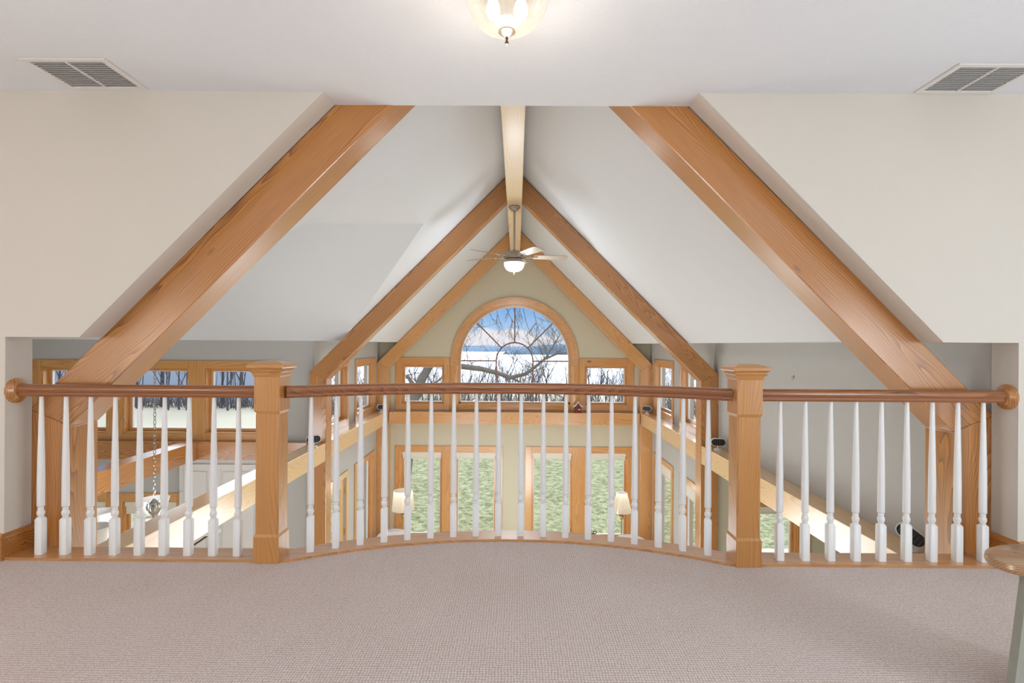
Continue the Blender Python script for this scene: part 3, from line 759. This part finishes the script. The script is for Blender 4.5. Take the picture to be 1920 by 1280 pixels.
MB().tube([(.0, -.05, .073), (.02, -.05, .066), (.036, -.05, .055)], [.006, .009, .003], 8).build('bird', WHITE(), e)

# floor lamps
def lamp(x, y, top, bot, rt, rbm, label, h0):
    e = empty('floor_lamp', (x, y, ZF)); tag(e, label, 'lamp', 'floor lamps in front of the gable windows')
    MB().lathe([(.14, 0), (.145, .012), (.10, .028), (.03, .04), (.014, .06)], seg=32).build('base', BRASS(), e, smooth=True)
    MB().tube([(0, 0, .04), (0, 0, bot - .12)], .012, 12).build('pole', BRASS(), e, smooth=True)
    MB().lathe([(.012, bot - .14), (.03, bot - .12), (.035, bot - .10), (.03, bot - .085), (.06, bot - .06), (.062, bot - .052), (.02, bot - .045), (.012, bot + .04)], seg=24).build('socket_cup', BRASS(), e, smooth=True)
    MB().lathe([(rbm, bot), (rt, top), (rt - .004, top), (rbm - .004, bot), (rbm, bot)], seg=40).build('lamp_shade', lampglass('linen_shade', (1, .84, .64, 1), .12, .0), e, smooth=True)
    MB().lathe([(.001, bot + .16), (.025, bot + .14), (.03, bot + .11), (.015, bot + .05)], seg=16).build('bulb', plain('bulb_glow', (1, .9, .75, 1), .5, emit=(1, .9, .72, 1), estr=3), e, smooth=True)
    return e
zf = EYE - ZF
lamp(-1.93, 9.6, zf - 2.56, zf - 2.90, .165, .195, 'floor lamp with a white drum shade in front of the far left lower window', 0)
lamp(1.89, 9.6, zf - 2.57, zf - 2.90, .09, .175, 'floor lamp with a flared cream shade before the far right lower window', 0)
# armchairs
def armchair(x, y, rz, label):
    e = empty('armchair', (x, y, ZF), rz); tag(e, label, 'armchair', 'white armchairs in front of the gable windows')
    fab = plain('white_upholstery', rgb(224, 222, 224), .9, bump=.2, bscale=300)
    MB().box(-.33, .33, -.32, .30, .22, .46, 0, .05).build('seat', fab, e, smooth=True)
    # rounded back
    pts = [(.36 * math.cos(t), .36 * math.sin(t)) for t in [R(180 - i * 9) for i in range(21)]]
    lp = [(-.36, .30)] + [(.36 * math.cos(R(180 - i * 9)), .62 + .25 * math.sin(R(180 - i * 9))) for i in range(21)] + [(.36, .30)]
    b = MB().prism([lp], .22, .36, 'Y').build('backrest', fab, e, smooth=True, auto=30); bev(b, .04)
    for s in (-1, 1): MB().box(s * .32, s * .42, -.30, .28, .20, .62, 0, .045).build('arm', fab, e, smooth=True)
    for sx in (-1, 1):
        for sy in (-1, 1): MB().lathe([(.018, 0), (.026, .22)], c=(sx * .3, sy * .24, 0), seg=12).build('leg', W('oak', 'Z'), e, smooth=True)
armchair(-2.0, 9.55, R(180), 'white rounded armchair under the drum shade lamp')
armchair(2.0, 9.35, R(165), 'white rounded armchair under the flared shade lamp')
# side table with black ornament
e = empty('side_table', (1.36, 9.35, ZF)); tag(e, 'small round side table between the lower right windows, below the railing', 'table')
MB().lathe([(.2, .70), (.21, .71), (.21, .73), (.2, .735)], seg=32).build('top', W('oak', 'X'), e, smooth=True)
MB().lathe([(.12, 0), (.13, .015), (.03, .04), (.02, .35), (.03, .66), (.06, .70)], seg=24).build('pedestal', W('oak', 'Z'), e, smooth=True)
e = MB().lathe([(.035, 0), (.05, .02), (.052, .05), (.035, .075), (.012, .08)], seg=24).tube([(.03 + .03 * math.cos(t), 0, .09 + .02 * math.sin(t)) for t in [i * math.pi / 6 for i in range(12)]], .007, 6, closed=True).build('ornament', BLACK(), loc=(1.36, 9.35, ZF + .735), smooth=True)
tag(e, 'small black ornament with a ring standing on the side table', 'ornament')

# cupboard in the wing
cx0, cx1 = -4.36, -3.05
e = empty('cupboard', ((cx0 + cx1) / 2, YWING - .045, ZF)); tag(e, 'tall white panelled cupboard against the far wall of the side wing', 'cupboard')
hw = (cx1 - cx0) / 2; H = LB - .004 - ZF
MB().box(-hw, hw, -.02, .044, 0, H, 0, .003).build('body', SATIN(), e)
def panel_door(xa, xb, za, zb):
    m = MB().box(xa, xb, -.04, -.0205, za, zb, 0, .003)
    b = .07
    for q, y in ((0, -.046), (.016, -.043)):
        pass
    # raised frame around a field
    m.box(xa, xa + b, -.052, -.04, za, zb, 0, .003).box(xb - b, xb, -.052, -.04, za, zb, 0, .003).box(xa + b, xb - b, -.052, -.04, zb - b, zb, 0, .003).box(xa + b, xb - b, -.052, -.04, za, za + b, 0, .003)
    m.box(xa + b + .025, xb - b - .025, -.05, -.04, za + b + .025, zb - b - .025, 0, .008)
    return m.build('door', SATIN(), e)
for xa, xb in ((-hw + .08, -.19), (-.17, .43)):
    panel_door(xa, xb, .12, 1.05); d = panel_door(xa, xb, 1.07, H - .06)
MB().lathe([(.001, -.075), (.012, -.072), (.014, -.062), (.006, -.054), (.006, -.05)], c=(-hw + .02, 0, H - .42), axis='Y', seg=12).build('knob', METAL(), e, smooth=True)

# chandelier
e = empty('chandelier', (-3.33, 5.1, ZC)); tag(e, 'silver chandelier on a long chain with white glass shades in the side wing', 'chandelier')
MB().lathe([(.06, 0), (.062, -.01), (.04, -.025), (.01, -.04)], seg=24).build('canopy', CHROME(), e, smooth=True)
HUB = -(ZC - (EYE - 1.47))
m = MB(); z = -.03; k = 0
while z > HUB:
    L_ = .044; pts = []
    for i in range(12):
        t = 2 * math.pi * i / 12; u = .011 * math.cos(t); v = L_ / 2 * math.sin(t)
        pts.append((u, 0, z - L_ / 2 + v) if k % 2 else (0, u, z - L_ / 2 + v))
    m.tube(pts, .003, 5, closed=True); z -= L_ - .009; k += 1
m.build('chain', CHROME(), e, smooth=True)
m = MB().lathe([(.006, HUB + .02), (.02, HUB), (.045, HUB - .03), (.03, HUB - .05), (.045, HUB - .08), (.05, HUB - .10), (.03, HUB - .13), (.02, HUB - .2), (.035, HUB - .35), (.06, HUB - .42), (.02, HUB - .5), (.001, HUB - .52)], seg=20)
for i in range(8):
    a = i * math.pi / 4
    m.tube([(.03 * math.cos(a), .03 * math.sin(a), HUB - .04), (.052 * math.cos(a), .052 * math.sin(a), HUB - .02), (.062 * math.cos(a), .062 * math.sin(a), HUB - .06), (.052 * math.cos(a), .052 * math.sin(a), HUB - .085)], .008, 6)
m.build('hub', CHROME(), e, smooth=True)
for i in range(6):
    a = R(183 + 60 * i); c_, s_ = math.cos(a), math.sin(a)
    P = lambda r, z: (r * c_, r * s_, HUB + z)
    arm = MB().tube([P(.03, -.40), P(.15, -.47), P(.30, -.46), P(.42, -.38), P(.49, -.33), P(.50, -.30)], .009, 8).build('arm', DARKM(), e, smooth=True)
    MB().lathe([(.001, -.31), (.10, -.305), (.105, -.295), (.03, -.285), (.025, -.27)], c=(.5 * c_, .5 * s_, HUB), seg=20).build('drip_pan', SATIN(), arm, smooth=True)
    MB().lathe([(.035, -.275), (.085, -.25), (.115, -.20), (.12, -.15), (.135, -.10), (.130, -.10), (.115, -.15), (.108, -.20), (.08, -.243), (.035, -.268)], c=(.5 * c_, .5 * s_, HUB), seg=24, ripple=.03, nr=8).build('glass_shade', SATIN(), arm, smooth=True)

# ------------------------------------------------------------------ outdoors
m = MB(); nx, ny = 90, 70
def gz(x, y):
    z = ZF - .35
    k = min(1, max(0, (x + .42 * y + 2) / 4))
    if y > 26: z -= (y - 26) ** 1.25 * .02 * k
    return max(z, -14.0)
xsr = [-90 + 180 * i / nx for i in range(nx + 1)]; ysr = [-12 + 112 * (j / ny) ** 1.1 for j in range(ny + 1)]
vs = [(x, y, gz(x, y) + .04 * math.sin(x * 1.3) * math.sin(y * .9)) for y in ysr for x in xsr]
m.add(vs, [(j * (nx + 1) + i, j * (nx + 1) + i + 1, (j + 1) * (nx + 1) + i + 1, (j + 1) * (nx + 1) + i) for j in range(ny) for i in range(nx)])
struct(m.build('ground', ground_mat(), smooth=True), 'winter lawn and dry field around the house')
struct(MB().box(-900, 900, 70, 1500, -12.2, -12.0).build('lake', plain('frozen_lake', rgb(232, 238, 246), .5, var=.02, vscale=.01)), 'frozen white lake')
# hills
def hill(y, x0, x1, zb, hf, col, name, label, dp=(30, 90, 260), skew=0):
    m = MB(); n = 90; vs = []
    for i in range(n + 1):
        x = x0 + (x1 - x0) * i / n; h = hf(i / n)
        vs += [(x, y, zb), (x - skew * dp[0], y + dp[0], zb + h * .6), (x - skew * dp[1], y + dp[1], zb + h), (x - skew * dp[2], y + dp[2], zb)]
    fs = [(i * 4 + k, i * 4 + k + 1, i * 4 + 5 + k, i * 4 + 4 + k) for i in range(n) for k in range(3)]
    m.add(vs, fs)
    return tag(m.build(name, plain(name + '_woods_%d' % int(y), col, .95, spec=.05, var=.25, vscale=.05), smooth=True), label, 'hill')
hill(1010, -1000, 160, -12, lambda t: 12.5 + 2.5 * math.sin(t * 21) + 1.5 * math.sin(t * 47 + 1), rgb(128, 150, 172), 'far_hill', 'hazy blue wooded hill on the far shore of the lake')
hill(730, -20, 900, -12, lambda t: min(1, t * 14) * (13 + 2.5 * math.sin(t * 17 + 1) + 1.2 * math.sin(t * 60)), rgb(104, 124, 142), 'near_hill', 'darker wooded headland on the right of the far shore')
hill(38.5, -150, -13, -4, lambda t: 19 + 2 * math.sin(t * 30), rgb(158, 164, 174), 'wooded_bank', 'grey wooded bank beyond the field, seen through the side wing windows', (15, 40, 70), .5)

bark = plain('bark_grey', rgb(138, 128, 120), .9, spec=.1, var=.2, vscale=6)
barkd = plain('bark_dark', rgb(108, 102, 104), .9, spec=.1, var=.2, vscale=4)
def grow(m, rnd, p, d, L_, r, depth, seg=3, droop=0, up=.15):
    pts = [p.copy()]; rad = [r]; n = 4
    q = p.copy(); dd = d.copy()
    for i in range(n):
        dd = (dd + Vector((rnd.uniform(-.22, .22), rnd.uniform(-.22, .22), rnd.uniform(-.14, .14) + (up if depth else 0) * .5 - droop))).normalized()
        q = q + dd * (L_ / n); pts.append(q.copy()); rad.append(r * (1 - .6 * (i + 1) / n))
    m.tube(pts, rad, seg)
    if depth <= 0: return
    k = rnd.randint(3, 5)
    for j in range(k):
        t = rnd.uniform(.25, 1.0); i = min(n - 1, int(t * n)); b = pts[i].lerp(pts[i + 1], t * n - i)
        a = rnd.uniform(0, 2 * math.pi); side = Vector((math.cos(a), math.sin(a), rnd.uniform(.0, .7)))
        nd = (dd * .7 + side * .75).normalized()
        grow(m, rnd, b, nd, L_ * rnd.uniform(.45, .7), max(r * .45, .003), depth - 1, 3, droop, up)
def bare_tree(seed, h, r, depth=3):
    rnd = random.Random(seed); m = MB(); grow(m, rnd, Vector((0, 0, 0)), Vector((0, 0, 1)), h * .62, r, depth, 5, 0, .35)
    return m
kinds = []
for i, (h, r) in enumerate([(3.6, .045), (3.0, .035), (4.2, .06)]):
    o = bare_tree(11 + i, h, r).build('bare_tree', barkd, fix=False, smooth=True); kinds.append(o)
rnd = random.Random(3); cnt = 0; first = [True, True, True]
def plant(x, y, sc, label, group):
    global cnt
    k = rnd.randrange(3)
    if first[k]: o = kinds[k]; first[k] = False
    else: o = kinds[k].copy(); COL.objects.link(o)
    o.location = (x, y, gz(x, y) - .05); o.rotation_euler = (0, 0, rnd.uniform(0, 6.28)); o.scale = (sc * (.55 if sc > 1.3 else 1), sc * (.55 if sc > 1.3 else 1), sc)
    tag(o, label, 'tree', group); cnt += 1
for i in range(150):
    y = rnd.uniform(31, 50); x = rnd.uniform(-.34, .34) * y
    plant(x, y, rnd.uniform(.8, 1.29), 'thin bare tree in the thicket between the lawn and the lake', 'thicket trees in front of the lake')
for i in range(60):
    y = rnd.uniform(35, 38.3); x = -rnd.uniform(.44, 1.0) * y
    plant(x, y, rnd.uniform(1.3, 2.8), 'bare tree at the edge of the woods seen through the side wing windows', 'wood edge trees left of the house')
for k in range(3):
    if first[k]: plant(rnd.uniform(-5, 5), 45, 1, 'thin bare tree in the thicket between the lawn and the lake', 'thicket trees in front of the lake')
# dry brush under the thicket: uncountable
m = MB(); rb_ = random.Random(5)
for i in range(2600):
    if i % 3: y = rb_.uniform(34, 48); x = rb_.uniform(-.36, .36) * y
    else: y = rb_.uniform(36.3, 38.3); x = -rb_.uniform(.42, 1.0) * y
    z = gz(x, y); p = Vector((x, y, z)); h = rb_.uniform(.5, 1.5)
    a = Vector((rb_.uniform(-.4, .4), rb_.uniform(-.4, .4), 1)).normalized()
    m.tube([p, p + a * h * .5, p + a * h + Vector((rb_.uniform(-.3, .3), 0, 0))], [.03, .02, .006], 3)
tag(m.build('brush', plain('dry_brush', rgb(128, 120, 116), .95, spec=.05, var=.25, vscale=.4), fix=False), 'tangle of dry brush along the far edge of the lawn', 'brush', kind='stuff')
# big tree by the gable
rt = random.Random(21); m = MB(); TY = 16.0
def V3(x, z, y=TY): return Vector((x, y, z))
def limb(pts, r0, r1, seg=8, twigs=0, tl=1.0, droop=0, up=.1):
    n = len(pts); rad = [r0 + (r1 - r0) * i / (n - 1) for i in range(n)]
    m.tube(pts, rad, seg)
    for i in range(twigs):
        t = rt.uniform(.15, 1); k = min(n - 2, int(t * (n - 1))); b = pts[k].lerp(pts[k + 1], t * (n - 1) - k)
        d = Vector((rt.uniform(-1, 1), rt.uniform(-.7, .7), rt.uniform(-.5, 1) - droop)).normalized()
        grow(m, rt, b, d, tl * rt.uniform(.5, 1.1), .012, 2, 3, droop * .3, up)
limb([V3(-3.25, gz(0, 16) - .1), V3(-3.05, -1.6), V3(-2.95, -.55), V3(-2.75, .05), V3(-2.5, .5), V3(-2.45, 1.4), V3(-2.8, 3.0), V3(-2.9, 5.0)], .17, .08, 10)
limb([V3(-2.55, .45), V3(-2.2, .70), V3(-1.85, .60), V3(-1.6, .5), V3(-.95, .42), V3(-.56, .32), V3(-.13, .18), V3(.29, .28), V3(.57, .48), V3(.87, .73), V3(1.22, .88), V3(1.6, .92)], .105, .02, 8, 26, 1.0)
limb([V3(-.13, .18), V3(.2, .02), V3(.7, -.1), V3(1.3, -.35), V3(1.9, -.6)], .04, .012, 6, 12, .8)
limb([V3(-2.85, -.2), V3(-3.1, .15), V3(-3.4, .30), V3(-4.0, .5)], .07, .03, 6, 8, .9)
limb([V3(-2.9, -.5), V3(-2.5, -.1), V3(-2.2, .1), V3(-2.0, .35)], .05, .02, 6, 5, .6)
limb([V3(-2.0, .1), V3(-1.7, -.3), V3(-1.4, -.7), V3(-1.0, -1.3)], .05, .02, 6, 12, .8)
limb([V3(-2.4, 1.2), V3(-2.0, 1.4), V3(-1.5, 1.7), V3(-1.1, 1.75)], .05, .01, 6, 14, .9)
limb([V3(.87, .73), V3(1.1, 1.1), V3(1.4, 1.6), V3(1.7, 2.0)], .025, .006, 5, 10, .8)
limb([V3(-2.9, 4.0), V3(-1.5, 4.3), V3(0, 4.2), V3(1.4, 3.9)], .08, .03, 8, 0)
for i in range(11):
    x = -1.7 + i * .3 + rt.uniform(-.1, .1); z1 = rt.uniform(1.3, 2.1)
    limb([V3(x - .1, 4.2, TY + .05), V3(x, 3.2), V3(x + .12, 2.6), V3(x + .3, z1 + .4), V3(x + .45 + rt.uniform(-.1, .1), z1)], .018, .005, 4, 4, .5, .9, -.2)
tag(m.build('lakeside_tree', bark, fix=False, smooth=True), 'big bare tree whose trunk and limb cross the left and arched gable windows', 'tree')

# ------------------------------------------------------------------ light
w = bpy.data.worlds.new('World'); SC.world = w; w.use_nodes = True; nt = w.node_tree; nt.nodes.clear(); L = nt.links.new
out = N(nt, 'ShaderNodeOutputWorld'); bg = N(nt, 'ShaderNodeBackground'); L(bg.outputs[0], out.inputs[0])
tc = N(nt, 'ShaderNodeTexCoord'); sp = N(nt, 'ShaderNodeSeparateXYZ'); L(tc.outputs['Generated'], sp.inputs[0])
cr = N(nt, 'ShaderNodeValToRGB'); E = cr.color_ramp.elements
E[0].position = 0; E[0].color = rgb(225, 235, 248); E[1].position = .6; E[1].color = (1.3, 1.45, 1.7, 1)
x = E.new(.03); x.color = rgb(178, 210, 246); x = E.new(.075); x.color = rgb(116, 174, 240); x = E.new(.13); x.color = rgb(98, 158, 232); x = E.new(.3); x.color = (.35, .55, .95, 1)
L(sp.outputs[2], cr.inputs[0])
mp = N(nt, 'ShaderNodeMapping'); mp.inputs['Scale'].default_value = (6, 6, 22); L(tc.outputs['Generated'], mp.inputs['Vector'])
no = N(nt, 'ShaderNodeTexNoise'); no.inputs['Scale'].default_value = 1.6; no.inputs['Detail'].default_value = 6; L(mp.outputs[0], no.inputs['Vector'])
# cloud band near the horizon, scattered above
mr = N(nt, 'ShaderNodeMapRange'); mr.inputs[1].default_value = .012; mr.inputs[2].default_value = .055; mr.inputs[3].default_value = .16; mr.inputs[4].default_value = -.22
L(sp.outputs[2], mr.inputs[0])
ad = N(nt, 'ShaderNodeMath', operation='ADD'); L(no.outputs[0], ad.inputs[0]); L(mr.outputs[0], ad.inputs[1])
c2 = N(nt, 'ShaderNodeValToRGB'); c2.color_ramp.elements[0].position = .53; c2.color_ramp.elements[1].position = .62
L(ad.outputs[0], c2.inputs[0])
mx = N(nt, 'ShaderNodeMix', data_type='RGBA'); mx.inputs[7].default_value = rgb(244, 240, 246); L(c2.outputs[0], mx.inputs[0]); L(cr.outputs[0], mx.inputs[6])
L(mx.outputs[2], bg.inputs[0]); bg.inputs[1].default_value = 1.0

def light(kind, name, loc, energy, col=(1, 1, 1), size=.1, rot=None, **kw):
    l = bpy.data.lights.new(name, kind); l.energy = energy; l.color = col
    if kind in ('POINT', 'SPOT'): l.shadow_soft_size = size
    if kind == 'AREA': l.size = size
    for k, v in kw.items(): setattr(l, k, v)
    o = bpy.data.objects.new(name, l); COL.objects.link(o); o.location = loc
    if rot: o.rotation_euler = rot
    return o
sd = Vector((.10, 1, .30)).normalized()      # towards the hazy bright sky over the lake
sun = light('SUN', 'hazy_sun', (0, 30, 20), 6.0, (1, .98, .95), angle=R(75))
sun.rotation_euler = sd.to_track_quat('Z', 'Y').to_euler()
WARM = (1, .88, .74); NEU = (.84, .93, 1.0)
light('POINT', 'ceiling_light_bulbs', (-.006, 1.99, ZC - .26), 6, WARM, .08)
# warm lamp at left; right and rear are added fill lights without fixtures
for i, (x, y, z, e_, c_) in enumerate([(-3.1, .5, .95, 44, (1, .9, .8)), (3.1, .3, .95, 80, NEU), (0, -1.3, .9, 90, NEU)]):
    light('POINT', 'loft_lamp_and_fill', (x, y, z), e_, c_, .3)
for x, y, z, e_ in ((-1.4, 4.9, -1.5, 52), (1.4, 4.9, -1.5, 52), (0, 8.4, -1.9, 95), (-4.9, 4.6, -1.2, 30)):  # added fill lights, out of view, brightening the great room and wing
    light('POINT', 'great_room_fill', (x, y, z), e_, NEU, .6)
light('POINT', 'fan_bulb', (0, 6.93, EYE + .84), 25, NEU, .12)
light('POINT', 'lamp_bulb', (-1.93, 9.6, EYE - 2.5), 3, WARM, .08)
light('POINT', 'lamp_bulb', (1.89, 9.6, EYE - 2.5), 3, WARM, .08)
light('POINT', 'chandelier_bulbs', (-3.33, 5.1, EYE - 1.5), 25, NEU, .3)

# ------------------------------------------------------------------ camera
cam = bpy.data.cameras.new('camera'); co = bpy.data.objects.new('camera', cam); COL.objects.link(co)
cam.sensor_width = 36; cam.lens = 1030 / 1920 * 36; cam.clip_end = 3000; cam.clip_start = .05
cam.shift_x = -3.1 / 1920; cam.shift_y = 6 / 1920
co.matrix_world = Matrix.Translation((.036, 0, EYE)) @ Matrix.Rotation(R(.3), 4, 'Z') @ Matrix.Rotation(R(90), 4, 'X') @ Matrix.Rotation(R(.35), 4, 'Z')
SC.camera = co
SC.view_settings.view_transform = 'Standard'; SC.view_settings.look = 'None'; SC.view_settings.gamma = 1
SC.view_settings.use_curve_mapping = False; SC.view_settings.exposure = 0
